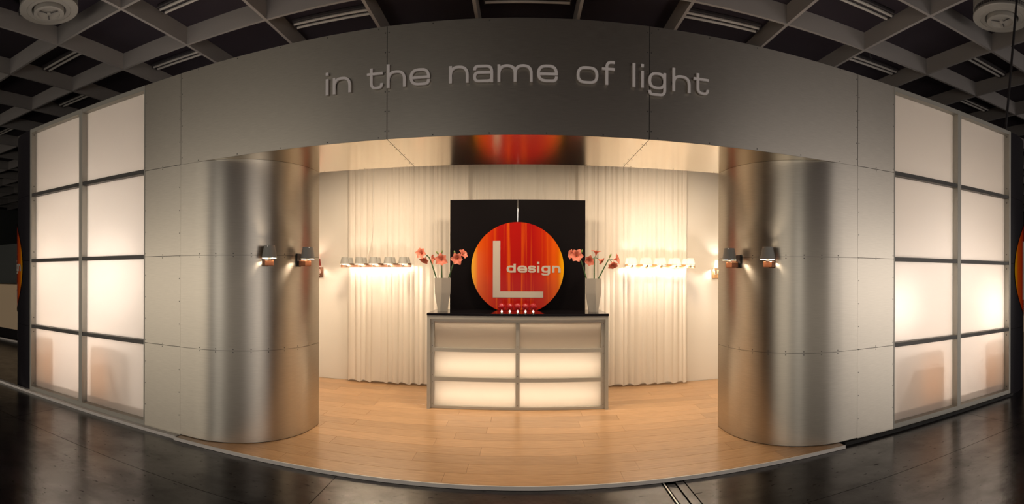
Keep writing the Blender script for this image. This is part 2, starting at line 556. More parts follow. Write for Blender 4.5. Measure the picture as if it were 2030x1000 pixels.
# fascia
fa = thing('fascia', 'long brushed aluminium fascia beam spanning the stand entrance, carrying raised lettering', 'beam', (0, D, 3 * ROW))
MB().box(-XM + .001, XM - .001, D + .004, YS - .004, 3 * ROW + .004, TOP).build('core', M['core'], fa)
XSE = [-XM, -.955, .955, XM]
for i in range(3):
    a, b = XSE[i] + .0025, XSE[i + 1] - .0025
    MB().box(a, b, D, D + .0038, 3 * ROW, TOP).build('metal_sheet', M['alu'], fa)
    MB().box(a, b, D + .001, YS, 3 * ROW, 3 * ROW + .0038).build('soffit_sheet', M['soffit'], fa)
pts = []
for i in range(14):
    x = -XM + .2 + i * (2 * XM - .4) / 13
    pts += [((x, D, TOP - .015), (0, -1, 0)), ((x, D, 3 * ROW + .014), (0, -1, 0)), ((x, YS - .03, 3 * ROW), (0, 0, -1))]
for x in (-XM, -.955, .955, XM):
    for i in range(6):
        z = 3 * ROW + .06 + i * .145
        for d in (-.014, .014):
            if abs(x + d) < XM:
                pts.append(((x + d, D, z), (0, -1, 0)))
for x in (-.955, .955):
    for i in range(5):
        for d in (-.016, .016):
            pts.append(((x + d, D + .15 + i * .17, 3 * ROW), (0, 0, -1)))
mb = MB(); screws(mb, pts)
tag(mb.build('screw_rows', M['screw'], fa), kind='stuff')

# ------------------------------------------------------------------ stand: translucent pane walls
FD = .072
def pane_wall(s, side):
    t = thing('pane_wall', f'wall of eight glowing frosted panes in a grey frame at the {side} end of the stand', 'wall', (s * 4.29, D, 0), 'glowing pane walls')
    cols = [(XP + .01, XMID - .028), (XMID + .028, XO - .035)]
    for x0, x1, nm in ((XP, XP + .012, 'post'), (XMID - .028, XMID + .028, 'post'), (XO - .035, XO, 'post')):
        a, b = sorted((s * x0, s * x1))
        MB().box(a, b, D - .002, D + FD + .02, .0, TOP).build(nm, M['frame'], t)
    for a, b in cols:
        a, b = sorted((s * a, s * b))
        MB().box(a, b, D, D + FD + .02, TOP - .045, TOP).build('top_rail', M['frame'], t)
        MB().box(a, b, D, D + FD + .02, .0, .075).build('bottom_rail', M['frame'], t)
        for r in range(4):
            z0 = r * ROW + (.075 if r == 0 else .02)
            z1 = (r + 1) * ROW - (.045 if r == 3 else .02)
            MB().box(a, b, D + FD, D + FD + .006, z0, z1).build('pane', M['pane'], t)
            if r == 0:
                MB().box(a + .002, b - .002, D + FD + .009, D + FD + .013, .078, .155).build('kick_strip', M['pane'], t)
            if r:
                MB().box(a, b, D + .004, D + FD + .02, r * ROW - .02, r * ROW + .02).build('transom', M['transom'], t)
    mb = MB(); pts = []
    for r in range(4):
        for x in (XMID + .028, XO - .035):
            for z in (r * ROW + .11, (r + 1) * ROW - .07):
                pts.append(((s * (x + (.0 if x < 5 else 0)), D + .035, z), (s if x < 5 else -s, 0, 0)))
    screws(mb, pts, .008)
    tag(mb.build('screw_rows', M['screw'], t), kind='stuff')
pane_wall(-1, 'left')
pane_wall(1, 'right')
# glowing orange boxes added to put warm blurs into the bottom panes
for x0, x1, side in ((-4.22, -3.90, 'inner left'), (-5.10, -4.84, 'outer left'), (3.74, 4.14, 'inner right'), (4.80, 5.10, 'outer right')):
    c = thing('glow_box', f'glowing orange box added as a warm blur behind the {side} bottom pane', 'lamp', ((x0 + x1) / 2, 3.9, .03), 'orange glow boxes behind the panes')
    MB().bbox(x0, x1, 3.79, 4.06, .16, .72, .03).build('glow_body', M['orange_glow'], c)
    for px in (x0 + .04, x1 - .04):
        for py in (3.84, 4.02):
            MB().box(px - .012, px + .012, py - .012, py + .012, .03, .165).build('leg', M['black'], c)

# ------------------------------------------------------------------ stand: black rounded ends with a wrapped round logo
RC = 1.0
def end_path(s, n=20, r=RC):
    p = []
    for k in range(n + 1):
        a = (pi / 2) * k / n
        p.append((-XO - .004 - r * sin(a), D + RC - r * cos(a)))
    p.append((-XO - .004 - r, YB))
    return p
def wrap(s, r):
    """(arc length from the facade end, depth, z) -> point on the rounded end."""
    def fn(p):
        a = p.x / RC
        rr = r + p.y
        x = -XO - .004 - rr * sin(a)
        return (x if s < 0 else -x, D + RC - rr * cos(a), p.z)
    return fn
ends = {}
for s, side in ((-1, 'left'), (1, 'right')):
    t = thing('rounded_end_wall', f'black rounded end wall at the far {side} corner of the stand', 'wall', (s * 5.9, 4.3, 0), 'black rounded end walls')
    p = end_path(s)
    pp = [(x * -s, y) for x, y in p] if s > 0 else p[::-1]
    for r in range(4):
        MB().sheet(pp, .03, r * ROW + .002, (r + 1) * ROW - .001).build('black_sheet', M['black_curve'], t, smooth='auto')
    ends[s] = t

# ------------------------------------------------------------------ lettering (drawn as strokes)
def fillet(pts, rad, closed=False, n=6):
    P = [Vector(p) for p in pts]
    out = []
    m_ = len(P)
    for i, p in enumerate(P):
        if not closed and i in (0, m_ - 1):
            out.append(p); continue
        a, b = P[i - 1], P[(i + 1) % m_]
        d1, d2 = (a - p), (b - p)
        r = min(rad, d1.length * .49 if 0 < i - 1 or closed else d1.length * .95, d2.length * .49 if closed or i < m_ - 2 else d2.length * .95)
        q1, q2 = p + d1.normalized() * r, p + d2.normalized() * r
        for k in range(n + 1):
            t = k / n
            # superelliptic corner: closer to the corner than a circle
            q = q1 * (1 - t) ** 2 + p * (2 * t * (1 - t)) + q2 * t * t
            out.append(q)
    return out

def stroke(mb, pts, w, depth, closed=False, wh=None):
    """extruded stroke in the x-z plane; the front is at y = -depth, the back at y = 0."""
    P = [Vector((p[0], p[1])) for p in pts]
    n = len(P)
    Lf, Rt = [], []
    wh = wh or w
    def off(d):
        nrm = Vector((-d.y, d.x))
        return Vector((nrm.x * w / 2, nrm.y * wh / 2))
    for i in range(n):
        if closed:
            d1 = (P[i] - P[i - 1]).normalized(); d2 = (P[(i + 1) % n] - P[i]).normalized()
        else:
            d1 = (P[i] - P[i - 1]).normalized() if i else (P[1] - P[0]).normalized()
            d2 = (P[i + 1] - P[i]).normalized() if i < n - 1 else d1
        d = (d1 + d2).normalized()
        c = max(.5, d.dot(d2))
        o = off(d) / c
        Lf.append(P[i] + o); Rt.append(P[i] - o)
    vs = []
    for yy in (-depth, 0):
        vs += [(p.x, yy, p.y) for p in Lf] + [(p.x, yy, p.y) for p in Rt]
    fs = []
    rng = range(n if closed else n - 1)
    for i in rng:
        j = (i + 1) % n
        fs += [(i, n + i, n + j, j), (2 * n + j, 3 * n + j, 3 * n + i, 2 * n + i),
               (i, j, 2 * n + j, 2 * n + i), (n + j, n + i, 3 * n + i, 3 * n + j)]
    if not closed:
        fs += [(0, 2 * n, 3 * n, n), (n - 1, 2 * n - 1, 4 * n - 1, 3 * n - 1)]
    mb.add(vs, fs)

def glyph(ch, x0, x1, base, xh, w, depth, wh=None, asc=1.40):
    """one wide rounded-square letter between x0 and x1, standing on base, as an MB in the x-z plane."""
    wh = wh or w
    W = x1 - x0
    l, r = w / 2, W - w / 2
    b, t = wh / 2, xh - wh / 2
    A = asc * xh
    Rd = min(.50 * xh, .48 * (W - w) if W > 3 * w else 1)
    mb = MB()
    cnt = [0]
    def st(pts, closed=False):
        stroke(mb, pts, w, depth + .0005 * cnt[0], closed, wh)
        cnt[0] += 1
    fl_ = lambda pts, closed=False, rad=Rd: st(fillet(pts, rad, closed), closed)
    if ch in 'il':
        st([(W / 2, 0), (W / 2, A if ch == 'l' else xh)])
        if ch == 'i':
            st([(W / 2, xh * 1.22), (W / 2, xh * 1.22 + w * 1.05)])
    elif ch in 'nh':
        st([(l, 0), (l, A if ch == 'h' else xh)])
        fl_([(l, .45 * xh), (l, t), (r, t), (r, 0)])
    elif ch == 'm':
        st([(l, 0), (l, xh)])
        fl_([(l, .45 * xh), (l, t), (W / 2, t), (W / 2, 0)])
        fl_([(W / 2, .45 * xh), (W / 2, t), (r, t), (r, 0)])
    elif ch == 't':
        sx = .27 * W
        fl_([(sx, 1.27 * xh), (sx, b), (r, b), (r, .34 * xh)])
        st([(0, t), (r + w * .4, t)])
    elif ch == 'f':
        sx = .38 * W
        fl_([(sx, 0), (sx, A - b), (W, A - b)], rad=.28 * xh)
        st([(0, t), (W, t)])
    elif ch == 'e':
        fl_([(l, .47 * xh), (l, t), (r, t), (r, .47 * xh)])
        st([(l, .47 * xh), (r + w / 2, .47 * xh)])
        fl_([(l, .55 * xh), (l, b), (r, b), (r, .33 * xh)])
    elif ch == 'a':
        fl_([(l, .70 * xh), (l, t), (r, t), (r, 0)], rad=.32 * xh)
        fl_([(r, .56 * xh), (l, .56 * xh), (l, b), (r, b), (r, .3 * xh)], rad=.26 * xh)
    elif ch == 'o':
        fl_([(l, b), (r, b), (r, t), (l, t)], True)
    elif ch in 'gd':
        fl_([(l, b), (r, b), (r, t), (l, t)], True)
        if ch == 'g':
            lo = -.40 * xh + b
            fl_([(r, xh), (r, lo), (l, lo), (l, -.10 * xh)], rad=.3 * xh)
        else:
            st([(r, 0), (r, A)])
    elif ch == 's':
        fl_([(r, .68 * xh), (r, t), (l, t), (l, .5 * xh), (r, .5 * xh), (r, b), (l, b), (l, .32 * xh)], rad=.22 * xh)
    elif ch == 'B':
        fl_([(l, b), (r, b), (r, .52 * xh), (l, .52 * xh)], True, .2 * xh)
        fl_([(l, .52 * xh), (r * .92, .52 * xh), (r * .92, t), (l, t)], True, .2 * xh)
        st([(l, 0), (l, xh)])
    elif ch == 'D':
        fl_([(l, b), (r, b), (r, t), (l, t)], True, .42 * xh)
        st([(l, 0), (l, xh)])
    return mb.map(lambda p: (p.x + x0, p.y, p.z + base))

sgn = thing('raised_lettering', 'raised grey metal words "in the name of light" fixed across the fascia', 'lettering', (0, D, 2.87))
PX = lambda c: atY(600 + c / 2.3807, D)
words = [('i', 110, 125), ('n', 145, 230), ('t', 305, 380), ('h', 398, 487), ('e', 505, 600), ('n', 690, 782), ('a', 803, 897), ('m', 917, 1082),
         ('e', 1102, 1200), ('o', 1288, 1390), ('f', 1407, 1467), ('l', 1550, 1564), ('i', 1590, 1604), ('g', 1625, 1708), ('h', 1738, 1823), ('t', 1838, 1910)]
for ch, a, b in words:
    xa, xb = PX(a), PX(b)
    mb = glyph(ch, xa, xb, 2.868, .1236, .0205, .014, .0185)
    mb.map(lambda p: (p.x, p.y + D - .012, p.z))
    px_ = xa + {'t': .27, 'f': .38, 'i': .5, 'l': .5}.get(ch, .0103 / (xb - xa)) * (xb - xa)
    mb.box(px_ - .003, px_ + .003, D - .012, D, 2.9, 2.906)   # stand-off pin behind a stroke
    mb.build('letter', M['letter'], sgn)

# ------------------------------------------------------------------ reception counter
ct = thing('reception_counter', 'grey framed reception counter with six glowing panes and a black gloss top', 'counter', (-.01, 5.7, PT))
c0, c1, yf, yb = -1.0, .98, 5.42, 6.06
MB().bbox(c0 - .003, c1 + .003, yf - .006, yb, 1.054, 1.082, .003).build('countertop', M['black_gloss'], ct)
for a, b in ((c0, c0 + .034), (c1 - .034, c1)):
    MB().box(a, b, yf, yb - .01, PT, 1.054).build('side_panel', M['frame'], ct)
MB().box(c0 + .034, c1 - .034, yf, yf + .09, 1.018, 1.054).build('top_rail', M['frame'], ct)
yi = yf + .035
zr = [(.986, 1.018), (.657, .698), (.334, .378), (.033, .061)]
for z0, z1 in zr:
    MB().box(c0 + .034, c1 - .034, yi, yi + .045, z0, z1).build('rail', M['frame'], ct)
for xa in (c0 + .034, -.03, c1 - .074):
    for z0, z1 in ((.698, .986), (.378, .657), (.061, .334)):
        MB().box(xa, xa + .04, yi, yi + .045, z0, z1).build('mullion', M['frame'], ct)
for xa, xb in ((c0 + .074, -.03), (.01, c1 - .074)):
    for z0, z1 in ((.698, .986), (.378, .657), (.061, .334)):
        MB().box(xa, xb, yi + .028, yi + .032, z0, z1).build('pane', M['counter_pane'], ct)
for z in (.345, .67):
    MB().box(c0 + .034, c1 - .034, yi + .05, yb - .03, z, z + .018).build('shelf', M['roomwhite'], ct)
MB().box(c0 + .034, c1 - .034, yb - .03, yb - .012, PT, 1.054).build('back_panel', M['roomwhite'], ct)
MB().box(c0 + .034, c1 - .034, yi + .05, yb - .03, PT, .045).build('plinth', M['roomwhite'], ct)
mb = MB(); pts = []
for x in (c0 + .054, -.01, c1 - .054):
    for z in (.72, .64, .40, .32, .08, .97):
        pts.append(((x, yi, z), (0, -1, 0)))
screws(mb, pts, .005)
tag(mb.build('screw_rows', M['screw'], ct), kind='stuff')

# ------------------------------------------------------------------ black backdrop and round logo
bp = MB().bbox(-.845, .806, 6.10, 6.14, PT, 2.42, .002).build('backdrop_panel', M['black_panel'], at=(-.02, 6.12, PT))
tag(bp, 'tall matt black backdrop board standing behind the counter', 'panel')

def disc_mb(r, zb, n=72, th=.012):
    """upright disc in the x-z plane around the origin, cut flat at z = zb."""
    pts = []
    for k in range(n):
        a = 2 * pi * k / n
        pts.append((r * cos(a), max(zb, r * sin(a))))
    mb = MB()
    vs = [(x, 0, z) for x, z in pts] + [(x, th, z) for x, z in pts]
    mb.add(vs, [tuple(range(n)), tuple(range(2 * n - 1, n - 1, -1))] + [(i, i + n, (i + 1) % n + n, (i + 1) % n) for i in range(n)])
    return mb

YD, XD, ZD, RD = 5.985, -.018, 1.581, .553
lg = thing('round_logo_sign', 'round glossy red and orange logo sign standing on the back of the counter', 'sign', (XD, YD, 1.082))
o = disc_mb(RD, -.497).map(lambda p: (p.x + XD, p.y + YD, p.z + ZD)).build('disc', M['logo'], lg)
planar_uv(o, -RD, RD, ZD - 1.082 - RD, ZD - 1.082 + RD)
px2x = lambda u: atY(u, YD)
px2z = lambda v: 1.5 + (V0 - v) / F * YD
lx0, lx1, lx2 = px2x(977), px2x(991.7), px2x(1077)
mb = MB().prism([(lx0, 0), (lx1, 0), (lx1, 1), (lx2, 1), (lx2, 2), (lx0, 2)], 0, 1)
za, zb_, zt = px2z(590.5), px2z(578), px2z(478)
poly = [(lx0, za), (lx2, za), (lx2, zb_), (lx1, zb_), (lx1, zt), (lx0, zt)]
mb = MB()
n = 6
mb.add([(x, YD - .003, z) for x, z in poly] + [(x, YD, z) for x, z in poly],
       [tuple(range(n)), tuple(range(2 * n - 1, n - 1, -1))] + [(i, i + n, (i + 1) % n + n, (i + 1) % n) for i in range(n)])
mb.build('letter', M['logo_letter'], lg)
dz0 = px2z(540.8)
for ch, a, b in (('d', 497, 570), ('e', 582, 660), ('s', 668, 728), ('i', 737, 758), ('g', 773, 842), ('n', 858, 925)):
    xa, xb = px2x(880 + a / 4), px2x(880 + b / 4)
    g_ = glyph(ch, xa, xb, dz0, .083, .028, .003, .021, 1.27)
    g_.map(lambda p: (p.x, p.y + YD, p.z)).build('letter', M['logo_letter'], lg)
MB().tube([(XD, YD + .006, ZD + RD - .004), (XD, 6.04, 2.30), (XD, 6.095, 2.421)], .0035, 6).build('suspension_wire', M['steel'], lg)

# the same logo wrapped round each black end
for s, side in ((-1, 'left'), (1, 'right')):
    t = ends[s]
    rr_, cs = .64, (.83 if s < 0 else .73)
    mb = MB()
    rings, seg = 10, 64
    vs = [(cs, .008, 1.59)]
    for q in range(1, rings + 1):
        for k in range(seg):
            a = 2 * pi * k / seg
            vs.append((cs + rr_ * q / rings * cos(a), .008, 1.59 + rr_ * q / rings * sin(a)))
    fs = [(0, 1 + k, 1 + (k + 1) % seg) for k in range(seg)]
    for q in range(rings - 1):
        for k in range(seg):
            a, b = 1 + q * seg + k, 1 + q * seg + (k + 1) % seg
            fs.append((a, a + seg, b + seg, b))
    mb.add(vs, fs)
    flat = list(mb.v)
    if s > 0:
        pass
    mb.map(wrap(s, RC))
    o = mb.build('logo_disc', M['logo'], t, smooth=True)
    tag(o, 'round red logo disc with grey letters')
    od = o
    uv = o.data.uv_layers.new(name='print')
    for lp in o.data.loops:
        p = flat[lp.vertex_index]
        uu = (p[0] - cs + rr_) / (2 * rr_)
        uv.data[lp.index].uv = (1 - uu if s < 0 else uu, (p[2] - 1.59 + rr_) / (2 * rr_))
    # the reading direction: to the right as seen from outside, so arc length runs backwards on the left end
    def place(g_):
        f2 = wrap(s, RC)
        def fn(p):
            q = p.x / .553 * rr_
            return f2(Vector((cs - q if s < 0 else cs + q, .011 - p.y, 1.59 + p.z / .553 * rr_)))
        g_.map(fn)
        if s < 0:
            g_.f = [tuple(reversed(f)) for f in g_.f]
        return g_
    k_ = .553 / 92
    mbl = MB()
    def bar(x0, x1, z0, z1):
        nn = 12
        for i in range(nn):
            a, b = x0 + (x1 - x0) * i / nn, x0 + (x1 - x0) * (i + 1) / nn
            mbl.box(a, b, -.002, .002, z0, z1)
    bar(-49 * k_, -34.5 * k_, -57.5 * k_, 55 * k_)
    bar(-34.5 * k_, 51 * k_, -57.5 * k_, -45 * k_)
    place(mbl).build('letter', M['logo_letter'], od)
    for ch, a, b in (('d', 497, 570), ('e', 582, 660), ('s', 668, 728), ('i', 737, 758), ('g', 773, 842), ('n', 858, 925)):
        g_ = glyph(ch, (880 + a / 4 - 1026) * k_, (880 + b / 4 - 1026) * k_, -7.8 * k_, .083, .028, .003, .021, 1.27)
        place(g_).build('letter', M['logo_letter'], od)

# ------------------------------------------------------------------ curtains
def curtain(x0, x1, ybase, ztop, zbot, seed, period, label):
    rnd = random.Random(seed)
    nx, nz_ = int((x1 - x0) / .006), 16
    # irregular pleats: cumulative phase
    ph, phs = 0, []
    fr = 1
    for i in range(nx + 1):
        if i % 12 == 0:
            fr = rnd.uniform(.55, 1.6)
        ph += 2 * pi * .006 / period * fr
        phs.append(ph)
    wob = [rnd.uniform(0, 6.28) for _ in range(4)]
    mb = MB()
    vs, fs = [], []
    for j in range(nz_ + 1):
        t = j / nz_
        for i in range(nx + 1):
            x = x0 + (x1 - x0) * i / nx
            low = 1 - t
            p = phs[i]
            sharp = abs(sin(p / 2)) ** .7
            d = (.0075 + .0035 * low) * (sharp * 2 - 1) + .010 * sin(p * .37 + wob[0]) * (.4 + .6 * low) + .003 * sin(p * 2.3 + wob[1] + t * 1.5) * (1 - low)
            xx = x + .012 * sin(t * 2.2 + p * .21 + wob[2]) * low
            z = zbot + (ztop - zbot) * t
            if j == 0:
                z += .012 * sin(p * .5 + wob[3]) - .014 * (1 - sharp)
            vs.append((xx, ybase - d, z))
    for j in range(nz_):
        for i in range(nx):
            a = j * (nx + 1) + i
            fs.append((a, a + 1, a + nx + 2, a + nx + 1))
    mb.add(vs, fs)
    o = mb.build('curtain', M['curtain'], smooth=True, at=((x0 + x1) / 2, ybase, zbot))
    return tag(o, label, 'curtain', 'white curtains')
curtain(atY(690, 6.5), -.66, 6.50, TOP - .03, .062, 3, .088, 'white pleated curtain hanging behind the left row of grey lamps')
curtain(-.78, .80, 6.575, TOP - .03, .062, 5, .11, 'white curtain hanging in the middle behind the black board')
curtain(.76, atY(1361, 6.5), 6.50, TOP - .03, .062, 9, .085, 'white pleated curtain hanging behind the right row of white lamps')

# ------------------------------------------------------------------ rows of lamps in front of the curtains
def shade_mb(c, r0, r1, h, th=.002, n=20, fr=0.):
    x, y, z = c
    prof = [(r0, z), (r1, z + h), (r1 - th, z + h), (r0 - th, z), (r0, z)]
    return MB().lathe(prof, n, (x, y, 0))

def lamp_row(name, label, x0, x1, shade_mat, wood, bulb, xs_, grp, bz=.010):
    yb_ = 6.285
    zb0, zb1 = 1.598, 1.648
    t = thing(name, label, 'lamp', ((x0 + x1) / 2, yb_, zb0), grp)
    MB().bbox(x0, x1, yb_ - .012, yb_ + .012, zb0, zb1, .002).build('bar', wood, t)
    for x in (x0 + .18, x1 - .18):
        MB().tube([(x, yb_ + .01, 1.62), (x, 6.44, 1.62)], .006, 6).build('wall_bracket', M['steel'], t)
    for i, x in enumerate(xs_):
        for sy in (-1, 1):
            y = yb_ + sy * .085
            zs = 1.640
            sh = shade_mb((x, y, zs), .062, .044, .088).build('shade', shade_mat, t, smooth='auto')
            MB().lathe([(.0635, zs - .006), (.0635, zs + .004), (.0600, zs + .004), (.0600, zs - .006), (.0635, zs - .006)], 20, (x, y, 0)).build('rim', M['shade_in'], sh)
            MB().tube([(x, yb_ + sy * .012, 1.618), (x, y, 1.618)], .008, 6).build('arm', M['chrome'], t)
            b = MB().ball((x, y, zs + bz), .014, 10, 8, 1.3).build('bulb', bulb, t, smooth=True)
            MB().lathe([(.001, 1.606), (.011, 1.606), (.013, zs + bz - .020), (.001, zs + bz - .019)], 10, (x, y, 0)).build('lamp_holder', M['chrome'], t)
    return t
lx = [atY(u, 6.2) for u in (683.5, 711.9, 739.8, 769.5, 798.8)]
rx = [atY(u, 6.2) for u in (1254, 1283.5, 1312, 1341, 1369)]
row_l = lamp_row('lamp_row', 'row of lamps with grey shades on a dark wooden bar before the left curtain', atY(676, 6.285), atY(815, 6.285), M['shade_grey'], M['wenge'], M['bulb_row'], lx, 'lamp rows')
row_r = lamp_row('lamp_row', 'row of glowing white lamp shades on a pale wooden bar before the right curtain', atY(1240, 6.285), atY(1377, 6.285), M['shade_white'], M['oak'], M['bulb_right'], rx, 'lamp rows', .026)
MB().tube([(atY(733, 6.4), 6.30, 1.646), (atY(731, 6.4), 6.36, 1.78), (atY(735, 6.4), 6.42, 1.95), (atY(738, 6.4), 6.43, 2.2), (atY(738, 6.4), 6.43, 3.318), (atY(738, 6.4), 6.617, 3.322)], .004, 6).build('cord', M['white'], row_l)
MB().tube([(atY(1302, 6.4), 6.30, 1.646), (atY(1306, 6.4), 6.36, 1.80), (atY(1301, 6.4), 6.42, 1.98), (atY(1303, 6.4), 6.43, 2.2), (atY(1303, 6.4), 6.43, 3.318), (atY(1303, 6.4), 6.617, 3.322)], .003, 6).build('cord', M['white'], row_r)

# ------------------------------------------------------------------ wall lamps on the curved walls
def sconce():
    t = thing('wall_lamp', 'x', 'lamp', (0, 0, 0))            # local: wall is the plane y = 0, the lamp stands out to -y
    MB().bbox(-.026, .026, -.016, -.001, -.035, .085, .002).build('shadow_plate', M['black'], t)  # black plate drawn for the block's shadow and reflection on the metal
    MB().bbox(-.038, .038, -.126, -.050, -.031, .018, .003).build('wood_block', M['walnut'], t)
    MB().box(-.022, .022, -.0502, -.0155, -.026, .016).build('arm', M['black'], t)
    MB().lathe([(.001, .020), (.018, .020), (.016, .050), (.001, .052)], 12, (0, -.118, 0)).build('lamp_holder', M['chrome'], t)
    sh = shade_mb((0, -.122, .036), .066, .046, .104, .002, 28).build('shade', M['shade_grey'], t, smooth='auto')
    MB().lathe([(.0655, .034), (.0655, .038), (.0625, .038), (.0625, .034), (.0655, .034)], 28, (0, -.122, 0)).build('rim', M['shade_in'], sh)
    sc = MB()
    screws(sc, [((.047 * cos(a), -.122 + .047 * sin(a), .133), (cos(a), sin(a), 0)) for a in (-2.2, -.9, .6, 2.4)], .004)
    tag(sc.build('screw_rows', M['chrome'], sh), kind='stuff')
    MB().ball((0, -.122, .068), .017, 12, 8, 1.25).build('bulb', M['bulb_pillar'], t, smooth=True)
    return t
sc0 = sconce()
first = True
for s, side, a, what in ((-1, 'left', 47, 'outer'), (-1, 'left', 72, 'inner'), (1, 'right', 47, 'outer'), (1, 'right', 72, 'inner')):
    o = sc0 if first else copy_tree(sc0)
    first = False
    ar = R(a)
    o.location = (s * 2.70 - s * .8 * sin(ar), 4.374 - .8 * cos(ar), 1.605)
    o.rotation_euler = (0, 0, ar * -s)
    tag(o, f'{what} of two grey shaded lamps with a wooden block on the {side} curved wall', 'lamp', 'lamps on the curved walls')

# lamps with letter plates on the back wall
def plate_lamp(x, ch, plate, shade, bulb, label):
    y = YB
    t = thing('letter_lamp', label, 'lamp', (x, y, 1.5), 'lamps with letter plates')
    MB().bbox(x - .05, x + .05, y - .022, y - .001, 1.465, 1.605, .002).build('plate', plate, t)
    glyph(ch, x - .027, x + .022, 1.517, .062, .013, .003, .011).map(lambda p: (p.x, p.y + y - .0222, p.z)).build('letter', M['white'], t)
    if ch == 'B':
        MB().ball((x - .002, y - .024, 1.492), .008, 10, 6).build('switch', M['white'], t)
    MB().box(x - .014, x + .014, y - .10, y - .021, 1.585, 1.603).build('arm', M['chrome'], t)
    zs = 1.620
    sh = shade_mb((x, y - .11, zs), .062, .046, .10).build('shade', shade, t, smooth='auto')
    MB().lathe([(.0625, zs - .004), (.0625, zs + .003), (.0595, zs + .003), (.0595, zs - .004), (.0625, zs - .004)], 20, (x, y - .11, 0)).build('rim', M['shade_in'], sh)
    MB().lathe([(.001, 1.600), (.014, 1.600), (.013, zs + .008), (.001, zs + .01)], 10, (x, y - .11, 0)).build('lamp_holder', M['chrome'], t)
    MB().ball((x, y - .11, zs + .035), .016, 10, 8, 1.3).build('bulb', bulb, t, smooth=True)
M['shade_red'] = mat('red_silver_shade', (.35, .05, .04), .35, .6)
plate_lamp(atY(634.5, YB), 'B', M['wenge'], M['shade_red'], M['bulb_dim'], 'small dark red lamp over a dark plate lettered B, on the back wall')
plate_lamp(atY(1418, YB), 'D', M['oak'], M['shade_white'], M['bulb_right'], 'small glowing white lamp over a pale plate lettered D, on the back wall')

# ------------------------------------------------------------------ globe lamps on the counter
def globe():
    t = thing('globe_lamp', 'x', 'lamp', (0, 0, 0))
    MB().lathe([(.001, 0), (.016, 0), (.018, .006), (.012, .014), (.006, .020), (.006, .030), (.001, .031)], 14).build('base', M['chrome'], t, smooth='auto')
    MB().ball((0, -.012, .019), .0095, 10, 8).build('bulb', M['bulb_tiny'], t, smooth=True)
    MB().ball((0, 0, .069), .040, 20, 14).build('glass_globe', M['red_glass'], t, smooth=True)
    return t
g0 = globe()
names = ('leftmost', 'second from the left', 'middle one', 'fourth from the left', 'rightmost')
for i, u in enumerate((995.0, 1011.0, 1026.6, 1042.0, 1057.5)):
    o = g0 if i == 0 else copy_tree(g0)
    o.location = (atY(u, 5.53), 5.53, 1.082)
    tag(o, f'{names[i]} of five little red glass globe lamps on the black countertop', 'lamp', 'red globe lamps on the counter')

# ------------------------------------------------------------------ vases and amaryllis
def vase(x, y, rot, label):
    t = thing('vase', label, 'vase', (x, y, 1.082), 'vases on the counter')
    h, r0, r1 = .383, .068, .096
    mb = MB()
    vs = []
    # square mouth turned against the square foot's bevelled corners: eight-sided foot, four-sided mouth
    def ring(r, z, cham):
        out = []
        for k in range(4):
            a = rot + k * pi / 2
            c = Vector((r * cos(a), r * sin(a)))
            d = Vector((-sin(a), cos(a)))
            pr, nx = Vector((r * cos(a - pi / 2), r * sin(a - pi / 2))), Vector((r * cos(a + pi / 2), r * sin(a + pi / 2)))
            out += [c + (pr - c) * cham, c + (nx - c) * cham]
        return [(x + p.x, y + p.y, z) for p in out]
    z0 = 1.082
    rings = [ring(r0 * 1.08, z0, .28), ring(r1 * .99, z0 + h * .55, .05), ring(r1, z0 + h, .01),
             ring(r1 - .007, z0 + h, .01), ring(r1 - .012, z0 + h * .55, .05), ring(r0, z0 + .02, .25)]
    for rg in rings: vs += rg
    fs = [tuple(range(7, -1, -1)), tuple(range(40, 48))]
    for q in range(5):
        for k in range(8):
            j = (k + 1) % 8
            fs.append((q * 8 + k, q * 8 + j, q * 8 + 8 + j, q * 8 + 8 + k))
    mb.add(vs, fs).build('body', M['vase'], t)
    return t
YV = 5.74
VL, VR = atY(877.5, YV), atY(1176.5, YV)
vase(VL, YV, R(-88), 'tall tapered grey vase on the left end of the counter')
vase(VR, YV, R(-84), 'tall tapered grey vase on the right end of the counter')

def wp(u, v, Y):               # point on the plane y = Y seen at image (u, v)
    x = atY(u, Y)
    return Vector((x, Y, EYE + (V0 - v) / F * sqrt((x - CX) ** 2 + Y * Y)))

